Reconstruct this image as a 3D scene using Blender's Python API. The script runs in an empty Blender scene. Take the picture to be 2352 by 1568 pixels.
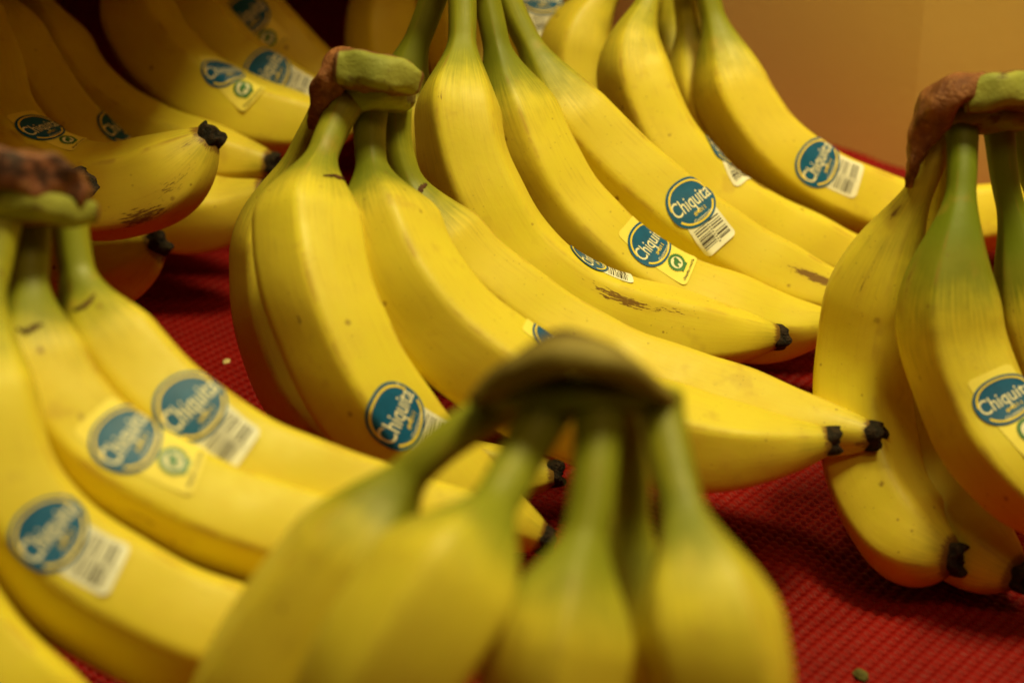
import bpy, bmesh, math
import numpy as np

# ---------------------------------------------------------------- camera, light, exposure
scene = bpy.context.scene
COL = scene.collection
cam_d = bpy.data.cameras.new('camera')
cam_d.sensor_width = 22.3
cam_d.lens = 22.3 * 5094 / 2352
cam_d.clip_start, cam_d.clip_end = .02, 50
cam_d.dof.use_dof = True
cam_d.dof.focus_distance = .765
cam_d.dof.aperture_fstop = 4.9
cam_d.dof.aperture_blades = 0
cam = bpy.data.objects.new('camera', cam_d)
cam.location = (0, 0, .41)
cam.rotation_euler = (math.radians(90 - 28), 0, 0)
COL.objects.link(cam)
scene.camera = cam

world = bpy.data.worlds.new('World')
scene.world = world
world.use_nodes = True
bg = world.node_tree.nodes['Background']
bg.inputs[0].default_value = (1.0, .52, .15, 1)
bg.inputs[1].default_value = .022

def area(name, loc, aim, size, power, color):
    l = bpy.data.lights.new(name, 'AREA')
    l.shape = 'RECTANGLE'; l.size, l.size_y = size
    l.energy = power; l.color = color
    o = bpy.data.objects.new(name, l)
    d = np.array(aim, float) - np.array(loc, float)
    from mathutils import Vector
    o.location = loc
    o.rotation_euler = Vector(d).to_track_quat('-Z', 'Y').to_euler()
    COL.objects.link(o)
    return o
# the shop's ceiling lamps above the display: the main one to the right, a weaker one behind to the left
area('ceiling_lamp', (.44, .66, 1.50), (0, .70, .05), (.34, .30), 20.5, (1.0, .89, .40))
area('ceiling_lamp', (-.25, 1.10, 1.50), (0, .70, .05), (.26, .22), 5.5, (1.0, .86, .38))
# added warm fill, no known source, lifting the wall and camera-facing peels
area('fill_lamp', (.6, -.3, 2.0), (.1, .85, .1), (.9, .4), 6.5, (1.0, .64, .22))
# added narrow spot, no known source, only to brighten the back board
sl = bpy.data.lights.new('wall_fill_spot', 'SPOT')
sl.energy = 18; sl.color = (1.0, .66, .25); sl.spot_size = math.radians(24); sl.spot_blend = 1.0; sl.shadow_soft_size = .06
so = bpy.data.objects.new('wall_fill_spot', sl); so.location = (.02, .40, 1.25)
from mathutils import Vector
so.rotation_euler = Vector((.23 - .02, .92 - .40, .14 - 1.25)).to_track_quat('-Z', 'Y').to_euler()
COL.objects.link(so)

scene.render.engine = 'CYCLES'
scene.cycles.use_denoising = True
scene.cycles.max_bounces = 6
scene.cycles.diffuse_bounces = 4
scene.view_settings.view_transform = 'Standard'
scene.view_settings.look = 'None'
scene.view_settings.exposure = 0
scene.view_settings.gamma = 1

# ---------------------------------------------------------------- materials
def mat(name, rough=.5, spec=.5):
    m = bpy.data.materials.new(name)
    m.use_nodes = True
    b = m.node_tree.nodes['Principled BSDF']
    b.inputs['Roughness'].default_value = rough
    b.inputs['Specular IOR Level'].default_value = spec
    return m, m.node_tree, b
def N(nt, kind, **kw):
    n = nt.nodes.new(kind)
    for k, v in kw.items():
        if k.startswith('i_'):
            n.inputs[int(k[2:]) if k[2:].isdigit() else k[2:].replace('_', ' ')].default_value = v
        else:
            setattr(n, k, v)
    return n
def L(nt, a, b): nt.links.new(a, b)
def noise(nt, vec, scale, detail=3, rough=.5):
    n = N(nt, 'ShaderNodeTexNoise'); n.inputs['Scale'].default_value = scale
    n.inputs['Detail'].default_value = detail; n.inputs['Roughness'].default_value = rough
    L(nt, vec, n.inputs['Vector']); return n.outputs['Fac']
def ramp(nt, fac, a, b, lo=0., hi=1.):
    n = N(nt, 'ShaderNodeMapRange'); n.interpolation_type = 'SMOOTHSTEP'
    n.inputs['From Min'].default_value = a; n.inputs['From Max'].default_value = b
    n.inputs['To Min'].default_value = lo; n.inputs['To Max'].default_value = hi
    L(nt, fac, n.inputs['Value']); return n.outputs['Result']
def mixc(nt, fac, a, b):
    n = N(nt, 'ShaderNodeMix', data_type='RGBA')
    for sock, v in ((n.inputs[0], fac), (n.inputs[6], a), (n.inputs[7], b)):
        if isinstance(v, (tuple, float, int)): sock.default_value = (*v, 1) if isinstance(v, tuple) else v
        else: L(nt, v, sock)
    return n.outputs[2]
def math_(nt, op, a, b=None):
    n = N(nt, 'ShaderNodeMath', operation=op)
    for i, v in enumerate((a, b)):
        if v is None: continue
        if isinstance(v, (int, float)): n.inputs[i].default_value = v
        else: L(nt, v, n.inputs[i])
    return n.outputs[0]
def attr(nt, name):
    n = N(nt, 'ShaderNodeAttribute', attribute_name=name); return n.outputs['Fac']
def bump(nt, b, h, strength=.3, dist=.001):
    n = N(nt, 'ShaderNodeBump'); n.inputs['Strength'].default_value = strength; n.inputs['Distance'].default_value = dist
    L(nt, h, n.inputs['Height']); L(nt, n.outputs[0], b.inputs['Normal'])

def peel_material():
    m, nt, b = mat('banana_peel', .5, .34)
    tc = N(nt, 'ShaderNodeTexCoord'); obj = tc.outputs['Object']; uv = tc.outputs['UV']
    big = noise(nt, obj, 22, 2); mid = noise(nt, obj, 90, 3); fine = noise(nt, obj, 700, 3, .6)
    col = mixc(nt, ramp(nt, big, .3, .7), (.74, .59, .048), (.79, .66, .043))
    col = mixc(nt, ramp(nt, mid, .35, .75, 0, .35), col, (.72, .52, .05))
    # fine streaks running along the finger
    mp = N(nt, 'ShaderNodeMapping'); mp.inputs['Scale'].default_value = (900, 60, 1); L(nt, uv, mp.inputs[0])
    streak = noise(nt, mp.outputs[0], 1, 3)
    col = mixc(nt, ramp(nt, streak, .45, .8, 0, .16), col, (.60, .37, .04))
    # green of the stem and the tip
    g = attr(nt, 'greenness')
    gg = ramp(nt, math_(nt, 'ADD', g, math_(nt, 'ADD', math_(nt, 'MULTIPLY', math_(nt, 'SUBTRACT', mid, .5), .55), math_(nt, 'MULTIPLY', math_(nt, 'SUBTRACT', streak, .5), .55))), .10, .95)
    green = mixc(nt, ramp(nt, big, .3, .7), (.17, .19, .010), (.28, .285, .015))
    green = mixc(nt, ramp(nt, g, 1.0, 1.3), green, (.18, .225, .009))
    col = mixc(nt, gg, col, green)
    # browned ridges, broken up by noise
    rd = attr(nt, 'ridge')
    rn = math_(nt, 'MULTIPLY', ramp(nt, rd, .86, 1.0), ramp(nt, mid, .45, .66))
    col = mixc(nt, math_(nt, 'MULTIPLY', rn, .55), col, (.38, .18, .035))
    # soft bruises
    col = mixc(nt, ramp(nt, noise(nt, obj, 62, 3, .6), .60, .74, 0, .30), col, (.46, .26, .04))
    # specks
    for sc, th, pick, amt in ((95, .13, .66, .8), (240, .16, .72, .6), (520, .2, .6, .35)):
        v = N(nt, 'ShaderNodeTexVoronoi'); v.inputs['Scale'].default_value = sc; L(nt, obj, v.inputs['Vector'])
        sx = N(nt, 'ShaderNodeSeparateColor'); L(nt, v.outputs['Color'], sx.inputs[0])
        dd = math_(nt, 'ADD', v.outputs['Distance'], math_(nt, 'MULTIPLY', math_(nt, 'SUBTRACT', fine, .5), .16))
        spot = math_(nt, 'MULTIPLY', ramp(nt, dd, th, th * .35), ramp(nt, sx.outputs[0], pick, pick + .12))
        patch = ramp(nt, noise(nt, obj, 38, 1), .40, .60)
        spot = math_(nt, 'MULTIPLY', spot, patch)
        col = mixc(nt, math_(nt, 'MULTIPLY', spot, amt), col, (.20, .075, .018))
    # rubbed, scratched places
    sc_ = attr(nt, 'scar')
    mp2 = N(nt, 'ShaderNodeMapping'); mp2.inputs['Scale'].default_value = (1500, 260, 1); L(nt, uv, mp2.inputs[0])
    sn = noise(nt, mp2.outputs[0], 1, 4, .62)
    scm = ramp(nt, math_(nt, 'ADD', math_(nt, 'MULTIPLY', sc_, .42), sn), .84, .95)
    col = mixc(nt, math_(nt, 'MULTIPLY', scm, .92), col, (.085, .028, .010))
    halo = math_(nt, 'MULTIPLY', ramp(nt, sc_, .1, 1.2), .25)
    col = mixc(nt, halo, col, (.50, .27, .05))
    L(nt, col, b.inputs['Base Color'])
    L(nt, ramp(nt, mid, .3, .7, .44, .56), b.inputs['Roughness'])
    b.inputs['Subsurface Weight'].default_value = .12
    b.inputs['Subsurface Radius'].default_value = (.004, .002, .0006)
    b.inputs['Subsurface Scale'].default_value = 1.0
    h = math_(nt, 'ADD', math_(nt, 'MULTIPLY', fine, .25), math_(nt, 'ADD', mid, math_(nt, 'MULTIPLY', streak, .25)))
    bump(nt, b, h, .28, .0006)
    return m
def crown_material(kind):
    m, nt, b = mat('crown_' + kind, .6, .3)
    obj = N(nt, 'ShaderNodeTexCoord').outputs['Object']
    n1 = noise(nt, obj, 130, 4, .6); n2 = noise(nt, obj, 600, 4, .65); n3 = noise(nt, obj, 60, 2)
    if kind == 'cork':
        col = mixc(nt, ramp(nt, n1, .3, .7), (.16, .050, .018), (.34, .125, .040))
        col = mixc(nt, ramp(nt, n2, .52, .75), col, (.46, .21, .08))
        col = mixc(nt, ramp(nt, n3, .55, .7, 0, .7), col, (.075, .022, .010))
        hs, hd = .9, .0022
    else:
        ga, gb = {'green': ((.25, .30, .035), (.36, .38, .045)), 'cut': ((.25, .26, .042), (.36, .36, .062)),
                  'cutdark': ((.22, .16, .032), (.30, .23, .042)), 'cutred': ((.13, .040, .024), (.26, .095, .050))}[kind]
        col = mixc(nt, ramp(nt, n3, .35, .65), ga, gb)
        if kind == 'cutred':
            col = mixc(nt, ramp(nt, n1, .40, .52), (.050, .018, .012), col)
            col = mixc(nt, ramp(nt, n1, .56, .64), col, (.42, .20, .11))
        e = attr(nt, 'edge')
        edge = ramp(nt, math_(nt, 'ADD', e, math_(nt, 'MULTIPLY', math_(nt, 'SUBTRACT', n1, .5), .8)), .48, .78)
        col = mixc(nt, edge, col, {'green': (.22, .18, .035), 'cutdark': (.055, .026, .010)}.get(kind, (.17, .065, .024)))
        col = mixc(nt, ramp(nt, n1, .60, .70, 0, .85), col, (.10, .045, .018))
        col = mixc(nt, ramp(nt, n2, .60, .80, 0, .5), col, (.16, .10, .03))
        hs, hd = .5, .0014
    L(nt, col, b.inputs['Base Color'])
    bump(nt, b, math_(nt, 'ADD', n1, math_(nt, 'MULTIPLY', n2, .5)), hs, hd)
    return m
def tip_material():
    m, nt, b = mat('dried_tip', .7, .3)
    obj = N(nt, 'ShaderNodeTexCoord').outputs['Object']
    n1 = noise(nt, obj, 420, 4, .65); n2 = noise(nt, obj, 1400, 3)
    col = mixc(nt, ramp(nt, n1, .35, .7), (.008, .006, .004), (.045, .024, .012))
    col = mixc(nt, ramp(nt, n2, .62, .8, 0, .45), col, (.14, .08, .04))
    L(nt, col, b.inputs['Base Color'])
    bump(nt, b, math_(nt, 'ADD', n1, math_(nt, 'MULTIPLY', n2, .4)), .9, .0025)
    return m
def plain(name, c, rough=.4, spec=.4, var=.0):
    m, nt, b = mat(name, rough, spec)
    if var:
        obj = N(nt, 'ShaderNodeTexCoord').outputs['Object']
        n = noise(nt, obj, 260, 3)
        L(nt, mixc(nt, ramp(nt, n, .3, .7), tuple(v * (1 - var) for v in c), tuple(min(1, v * (1 + var)) for v in c)), b.inputs['Base Color'])
    else:
        b.inputs['Base Color'].default_value = (*c, 1)
    return m
M_PEEL = peel_material()
M_CROWN = {k: crown_material(k) for k in ('green', 'cut', 'cutdark', 'cutred', 'cork')}
M_TIP = tip_material()
M_CRACK = plain('dry_crack', (.085, .035, .014), .7, .2, .4)
SK = dict(white=plain('sticker_white', (.86, .84, .72), .5, .22, .04), yellow=plain('sticker_yellow_paper', (.95, .80, .14), .5, .22, .03),
          blue=plain('sticker_blue', (.006, .105, .27), .46, .28, .10), gold=plain('sticker_gold', (.90, .68, .07), .5, .22, .05),
          cream=plain('sticker_lettering', (.90, .84, .60), .5, .22, .04), ink=plain('sticker_ink', (.030, .017, .012), .45, .3),
          green=plain('sticker_green', (.045, .19, .06), .4, .4, .1))
SKN = list(SK)

def mat_material():
    m, nt, b = mat('red_rubber_mesh', .6, .15)
    obj = N(nt, 'ShaderNodeTexCoord').outputs['Object']
    n1 = noise(nt, obj, 30, 3); n2 = noise(nt, obj, 900, 3, .6)
    col = mixc(nt, ramp(nt, n1, .3, .7), (.19, .0022, .0010), (.25, .0034, .0015))
    col = mixc(nt, ramp(nt, n2, .55, .8, 0, .3), col, (.27, .006, .003))
    L(nt, col, b.inputs['Base Color'])
    L(nt, ramp(nt, n2, .3, .7, .5, .72), b.inputs['Roughness'])
    bump(nt, b, n2, .2, .0004)
    return m
def wall_material(name, c):
    m, nt, b = mat(name, .75, .2)
    obj = N(nt, 'ShaderNodeTexCoord').outputs['Object']
    n1 = noise(nt, obj, 5, 3); n2 = noise(nt, obj, 260, 4)
    col = mixc(nt, ramp(nt, n1, .3, .7), tuple(v * .92 for v in c), tuple(v * 1.06 for v in c))
    mp = N(nt, 'ShaderNodeMapping'); mp.inputs['Scale'].default_value = (60, 60, 6); L(nt, obj, mp.inputs[0])
    col = mixc(nt, ramp(nt, noise(nt, mp.outputs[0], 1, 3), .62, .8, 0, .25), col, tuple(v * .6 for v in c))
    L(nt, col, b.inputs['Base Color'])
    bump(nt, b, n2, .2, .0005)
    return m

# ---------------------------------------------------------------- mesh helpers
def new_mesh(name, V, faces, material, parent=None, attrs=None, uv=None, smooth=True, mats=None, mi=None, origin=(0, 0, 0)):
    me = bpy.data.meshes.new(name)
    V = np.asarray(V, float) - np.asarray(origin, float)
    me.from_pydata(V.tolist(), [], [tuple(int(i) for i in f) for f in faces])
    for mm in (mats or [material]): me.materials.append(mm)
    if mi is not None: me.polygons.foreach_set('material_index', np.asarray(mi, np.int32))
    if smooth: me.polygons.foreach_set('use_smooth', np.ones(len(me.polygons), bool))
    for k, a in (attrs or {}).items():
        at = me.attributes.new(k, 'FLOAT', 'POINT'); at.data.foreach_set('value', np.asarray(a, np.float32))
    if uv is not None:
        ul = me.uv_layers.new(name='UVMap')
        li = np.empty(len(me.loops), np.int32); me.loops.foreach_get('vertex_index', li)
        ul.data.foreach_set('uv', np.asarray(uv, np.float32)[li].ravel())
    me.update()
    o = bpy.data.objects.new(name, me)
    COL.objects.link(o)
    if parent is not None: o.parent = parent
    return o
def grid_faces(n, m, wrap=True):
    f = []
    for i in range(n - 1):
        for j in range(m if wrap else m - 1):
            k = (j + 1) % m
            f.append((i * m + j, i * m + k, (i + 1) * m + k, (i + 1) * m + j))
    return f

# ---------------------------------------------------------------- banana geometry
def sstep(a, b, x):
    t = np.clip((x - a) / (b - a), 0, 1)
    return t * t * (3 - 2 * t)

def spline(P, n=240, soft=0.006):
    """smooth curve through the control points, resampled evenly by arc length"""
    P = np.asarray(P, float)
    Q = np.vstack([2 * P[0] - P[1], P, 2 * P[-1] - P[-2]])
    out = []
    for i in range(1, len(Q) - 2):
        p0, p1, p2, p3 = Q[i - 1:i + 3]
        t = np.linspace(0, 1, 40, endpoint=False)[:, None]
        out.append(.5 * ((2 * p1) + (-p0 + p2) * t + (2 * p0 - 5 * p1 + 4 * p2 - p3) * t ** 2
                         + (-p0 + 3 * p1 - 3 * p2 + p3) * t ** 3))
    C = np.vstack(out + [P[-1:]])
    for k in range(2):
        d = np.r_[0, np.cumsum(np.linalg.norm(np.diff(C, axis=0), axis=1))]
        s = np.linspace(0, d[-1], n)
        C = np.stack([np.interp(s, d, C[:, j]) for j in range(3)], 1)
        if k == 0 and soft > 0:
            sg = soft / (d[-1] / n)
            w = int(3 * sg) + 1
            ker = np.exp(-.5 * (np.arange(-w, w + 1) / sg) ** 2); ker /= ker.sum()
            E = np.vstack([2 * C[0] - C[w:0:-1], C, 2 * C[-1] - C[-2:-w - 2:-1]])
            C = np.stack([np.convolve(E[:, j], ker, 'valid') for j in range(3)], 1)
    return C

def frames(C):
    T = np.gradient(C, axis=0); T /= np.linalg.norm(T, axis=1)[:, None]
    ref = np.array([0., -1., .3])
    n = ref - T[0] * ref.dot(T[0]); n /= np.linalg.norm(n)
    N = [n]
    for i in range(1, len(C)):
        n = N[-1] - T[i] * N[-1].dot(T[i]); n /= np.linalg.norm(n); N.append(n)
    N = np.array(N)
    return T, N, np.cross(T, N)

class Finger:
    """one banana: centreline, radius profile, soft five-sided section"""
    def __init__(self, pts, R=.017, roll=0., stem=.030, neck=.028, rs=.0062, taper=.05, rtip=.0052, sharp=.56, seed=0):
        self.C = spline(pts); self.T, self.N, self.B = frames(self.C)
        self.L = float(np.linalg.norm(np.diff(self.C, axis=0), axis=1).sum())
        self.R, self.roll, self.stem, self.neck, self.rs = R, roll, stem, neck, rs
        self.taper, self.rtip, self.sharp = taper, rtip, sharp
        rg = np.random.RandomState(seed + 7)
        self.wob = rg.uniform(-1, 1, 6)
        self.ridges = np.sort((np.radians([0, 72, 147, 216, 288]) + np.r_[0, rg.uniform(-.1, .1, 4)]) % (2 * np.pi))
    def rad(self, s):
        s = np.asarray(s, float)
        st = self.rs * (1 + .22 * np.exp(-s / .007))
        e = np.clip((self.L - s) / self.taper, 0, 1)
        tp = 1 - (1 - e) ** 2.3
        u = np.clip((s - self.stem) / max(self.L - self.stem, .01), 0, 1)
        body = self.rtip + (self.R * (.93 + .07 * np.sin(np.pi * u ** .8)) - self.rtip) * tp
        body = body * (1 + .012 * np.sin(s * 60 + self.wob[0] * 3))
        a = sstep(self.stem - .006, self.stem + self.neck, s)
        a = a ** .85
        return st + (body - st) * a
    def ridgeness(self, phi):
        """0 on a ridge .. 1 in the middle of a face, and the half width of that face"""
        p = (np.asarray(phi) - self.roll) % (2 * np.pi)
        r = np.r_[self.ridges, self.ridges[0] + 2 * np.pi]
        i = np.clip(np.searchsorted(r, p, side='right') - 1, 0, 4)
        h = (r[i + 1] - r[i]) / 2
        return 1 - np.abs(p - r[i] - h) / h, h
    def section(self, s, phi):
        q, h = self.ridgeness(phi)
        x = np.sqrt((1 - q) ** 2 + 1e-4)
        x = np.where(x > .84, .84 + .16 * np.tanh((x - .84) / .16) * .78, x)
        poly = np.cos(h) / np.cos(h * x)
        k = self.sharp * sstep(self.stem * .3, self.stem + self.neck, s) * sstep(0, .03, self.L - s) + .18
        return (1 - k) * .93 + k * poly * 1.04
    def surf(self, s, phi, off=0.):
        s = np.asarray(s, float); phi = np.asarray(phi, float)
        f = np.clip(s / self.L, -.02, 1.02) * (len(self.C) - 1)
        i = np.clip(np.floor(f).astype(int), 0, len(self.C) - 2); t = (f - i)[..., None]
        g = lambda A: A[i] * (1 - t) + A[i + 1] * t
        C, N, B = g(self.C), g(self.N), g(self.B)
        ph = phi[..., None]
        w = self.wob
        lump = .00018 * np.sin(s * 210 + w[1] * 9 + 2 * np.sin(phi + w[2])) + .00022 * np.sin(phi * 2 + s * 90 + w[3] * 5)
        r = (self.rad(s) * self.section(s, phi) + off + lump * sstep(self.stem, self.stem + self.neck, s))[..., None]
        return C + r * (np.cos(ph) * N + np.sin(ph) * B)

# ---------------------------------------------------------------- the setting
MATZ = 0.002
def struct(o, label=None):
    o['kind'] = 'structure'
    if label: o['label'] = label
    return o
M_MAT = mat_material()
def knit_mat():
    """rubber mesh liner: rows of little mounds with a pit behind each, real relief"""
    pu, pv = .00295, .00415
    a = math.radians(128.8)
    eu = np.array([math.cos(a), -math.sin(a)]); ev = np.array([-eu[1], eu[0]])
    x0, x1, y0, y1 = -.27, .27, .48, .98
    step_u, step_v = pu / 5, pv / 5
    c = np.array([(x0 + x1) / 2, (y0 + y1) / 2])
    R = .37
    nu, nv = int(2 * R / step_u), int(2 * R / step_v)
    U, V = np.meshgrid((np.arange(nu) - nu / 2) * step_u, (np.arange(nv) - nv / 2) * step_v, indexing='ij')
    X = c[0] + U * eu[0] + V * ev[0]; Y = c[1] + U * eu[1] + V * ev[1]
    iu, iv = np.floor(U / pu), np.floor(V / pv)
    fu, fv = U / pu - iu, V / pv - iv
    rnd = np.sin(iu * 12.9898 + iv * 78.233) * 43758.5453; rnd = rnd - np.floor(rnd)
    mound = (np.sin(np.pi * fu) * np.sin(np.pi * fv)) ** .35
    du, dv = np.minimum(fu, 1 - fu), np.minimum(fv, 1 - fv)
    pit = np.exp(-(du / .24) ** 2 - (dv / .17) ** 2)
    mid = np.exp(-((fu - .5) / .16) ** 2 - (dv / .12) ** 2)          # the smaller slit between two mounds
    Z = MATZ - .0008 + .0008 * mound * (.8 + .35 * rnd) - .0020 * pit * (.7 + .6 * rnd) - .0004 * mid
    Z += .0004 * np.sin(X * 31 + Y * 17) + .0003 * np.sin(Y * 43 - X * 11)
    keep = (X > x0) & (X < x1) & (Y > y0) & (Y < y1)
    kq = keep[:-1, :-1] & keep[1:, :-1] & keep[1:, 1:] & keep[:-1, 1:]
    idx = np.arange(nu * nv).reshape(nu, nv)
    q = np.stack([idx[:-1, :-1], idx[:-1, 1:], idx[1:, 1:], idx[1:, :-1]], -1)[kq]
    used = np.unique(q); rem = np.zeros(nu * nv, np.int64); rem[used] = np.arange(len(used)); q = rem[q]
    P = np.stack([X, Y, Z], -1).reshape(-1, 3)[used]
    me = bpy.data.meshes.new('mat')
    me.vertices.add(len(P)); me.vertices.foreach_set('co', P.astype(np.float32).ravel())
    me.loops.add(q.size); me.loops.foreach_set('vertex_index', q.astype(np.int32).ravel())
    me.polygons.add(len(q)); me.polygons.foreach_set('loop_start', np.arange(0, q.size, 4, dtype=np.int32))
    me.polygons.foreach_set('use_smooth', np.ones(len(q), bool))
    me.update(calc_edges=True); me.validate()
    me.materials.append(M_MAT)
    o = bpy.data.objects.new('mat', me); COL.objects.link(o)
    return o
struct(knit_mat(), 'red rubber mesh mat with small knitted bumps under the bananas')
def slab(name, corners, z0, z1, m):
    V = [(x, y, z0) for x, y in corners] + [(x, y, z1) for x, y in corners]; n = len(corners)
    F = [tuple(range(n))[::-1], tuple(range(n, 2 * n))] + [(i, (i + 1) % n, n + (i + 1) % n, n + i) for i in range(n)]
    return new_mesh(name, V, F, m, smooth=False)
# the shelf board the mat lies on; its far part carries the mat's plain border
struct(slab('shelf_floor', [(-.9, .1), (.9, .1), (.9, 1.7), (-.9, 1.7)], MATZ - .03, MATZ - .0035, M_MAT), 'red plain sheet under the mesh mat')
M_WALL_A = wall_material('tan_board', (.90, .72, .30))
def bent_wall(pts, th, z1):
    n = len(pts); p = np.array(pts)
    V = [(x, y, MATZ - .003) for x, y in p] + [(x, y, z1) for x, y in p] + [(x + th * .6, y + th, z1) for x, y in p] + [(x + th * .6, y + th, MATZ - .003) for x, y in p]
    F = [(r * n + i, r * n + i + 1, (r + 1) * n + i + 1, (r + 1) * n + i) for r in range(3) for i in range(n - 1)]
    return struct(new_mesh('wall', V, F, M_WALL_A, smooth=False), 'tan board wall behind the bananas')
bent_wall([(-.59, 1.69), (.182, .934), (.49, .725)], .012, .7)
# unseen board, added and cut so its shade edge crosses the back-left bunches
struct(slab('shade_board', [(-.45, .42), (-.086, .730), (-.072, .846), (-.02, .868), (.045, .884), (.045, 1.5), (-.9, 1.5), (-.9, .34)], .205, .22, M_WALL_A), 'unseen tan board added above the back left to cast shade')

# ---------------------------------------------------------------- stickers
def font_mesh(txt, size, xs=1., bold=0.):
    cu = bpy.data.curves.new('t', 'FONT'); cu.body = txt; cu.size = size; cu.resolution_u = 3
    cu.align_x = 'CENTER'; cu.offset = bold
    o = bpy.data.objects.new('t', cu); COL.objects.link(o)
    dg = bpy.context.evaluated_depsgraph_get()
    me = o.evaluated_get(dg).to_mesh()
    bm = bmesh.new(); bm.from_mesh(me)
    bmesh.ops.triangulate(bm, faces=bm.faces[:])
    bmesh.ops.scale(bm, vec=(xs, 1, 1), verts=bm.verts[:])
    for _ in range(3):
        es = [e for e in bm.edges if e.calc_length() > .9]
        if not es: break
        bmesh.ops.subdivide_edges(bm, edges=es, cuts=1)
        bmesh.ops.triangulate(bm, faces=bm.faces[:])
    bm.verts.ensure_lookup_table()
    V = np.array([v.co[:2] for v in bm.verts]); Fc = [[v.index for v in f.verts] for f in bm.faces]
    bm.free(); bpy.data.objects.remove(o); bpy.data.curves.remove(cu)
    return V, Fc
def fan(outline, rings=8):
    O = np.asarray(outline, float); c = O.mean(0); n = len(O)
    V = [c]; Fc = []
    for r in range(1, rings + 1): V += list(c + (O - c) * r / rings)
    for j in range(n): Fc.append((0, 1 + j, 1 + (j + 1) % n))
    for r in range(rings - 1):
        for j in range(n):
            k = (j + 1) % n; a = 1 + r * n
            Fc.append((a + j, a + n + j, a + n + k, a + k))
    return np.array(V), Fc
def sup(a, b, e=2.0, n=56, c=(0, 0)):
    t = np.linspace(0, 2 * np.pi, n, endpoint=False)
    return np.stack([c[0] + a * np.sign(np.cos(t)) * np.abs(np.cos(t)) ** (2 / e), c[1] + b * np.sign(np.sin(t)) * np.abs(np.sin(t)) ** (2 / e)], 1)
def strip(outer, inner, closed=False):
    n = len(outer); V = np.vstack([outer, inner])
    Fc = [(j, (j + 1) % n, n + (j + 1) % n, n + j) for j in range(n if closed else n - 1)]
    return V, Fc
def rrect(x0, y0, x1, y1, r, n=8, m=8):
    pts = []
    for cx, cy, a0 in ((x1 - r, y1 - r, 0), (x0 + r, y1 - r, 90), (x0 + r, y0 + r, 180), (x1 - r, y0 + r, 270)):
        for k in range(n + 1):
            a = math.radians(a0 + 90 * k / n); pts.append((cx + r * math.cos(a), cy + r * math.sin(a)))
    pts = np.array(pts); out = []
    for i in range(len(pts)):
        p, q = pts[i], pts[(i + 1) % len(pts)]
        k = max(1, int(np.linalg.norm(q - p) / 1.2))
        out += [p + (q - p) * t / k for t in range(k)]
    return np.array(out)
def bar(x0, y0, x1, y1):
    n = max(1, int(abs(x1 - x0) / 1.0)); m = max(1, int(abs(y1 - y0) / 1.0))
    xs, ys = np.linspace(x0, x1, n + 1), np.linspace(y0, y1, m + 1)
    V = np.array([(x, y) for x in xs for y in ys])
    return V, [(i * (m + 1) + j, (i + 1) * (m + 1) + j, (i + 1) * (m + 1) + j + 1, i * (m + 1) + j + 1) for i in range(n) for j in range(m)]
def oval_arc(a, b, w, t0, t1, e=2.25, n=30):
    t = np.radians(np.linspace(t0, t1, n))
    f = lambda a, b: np.stack([a * np.sign(np.cos(t)) * np.abs(np.cos(t)) ** (2 / e), b * np.sign(np.sin(t)) * np.abs(np.sin(t)) ** (2 / e)], 1)
    return strip(f(a, b), f(a - w, b - w))
def seal(cx, cy, r):
    t = np.linspace(0, 2 * np.pi, 96, endpoint=False)
    ro = r * np.where((np.arange(96) // 2) % 2 == 0, 1.0, .90)
    cs = np.stack([np.cos(t), np.sin(t)], 1)
    ring = strip(cs * ro[:, None] + (cx, cy), cs * r * .66 + (cx, cy), True)
    body = fan(sup(r * .40, r * .26, 2, 20, (cx + r * .02, cy + r * .06)), 3)
    head = fan(sup(r * .20, r * .17, 2, 14, (cx + r * .26, cy + r * .30)), 2)
    leg = fan(sup(r * .13, r * .30, 2, 14, (cx - r * .30, cy - r * .14)), 2)
    leg2 = fan(sup(r * .11, r * .26, 2, 14, (cx + r * .18, cy - r * .22)), 2)
    band = bar(cx - r * .55, cy - r * 1.02, cx + r * .55, cy - r * .74)
    return ring, [body, head, leg, leg2], band
_cache = {}
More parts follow.
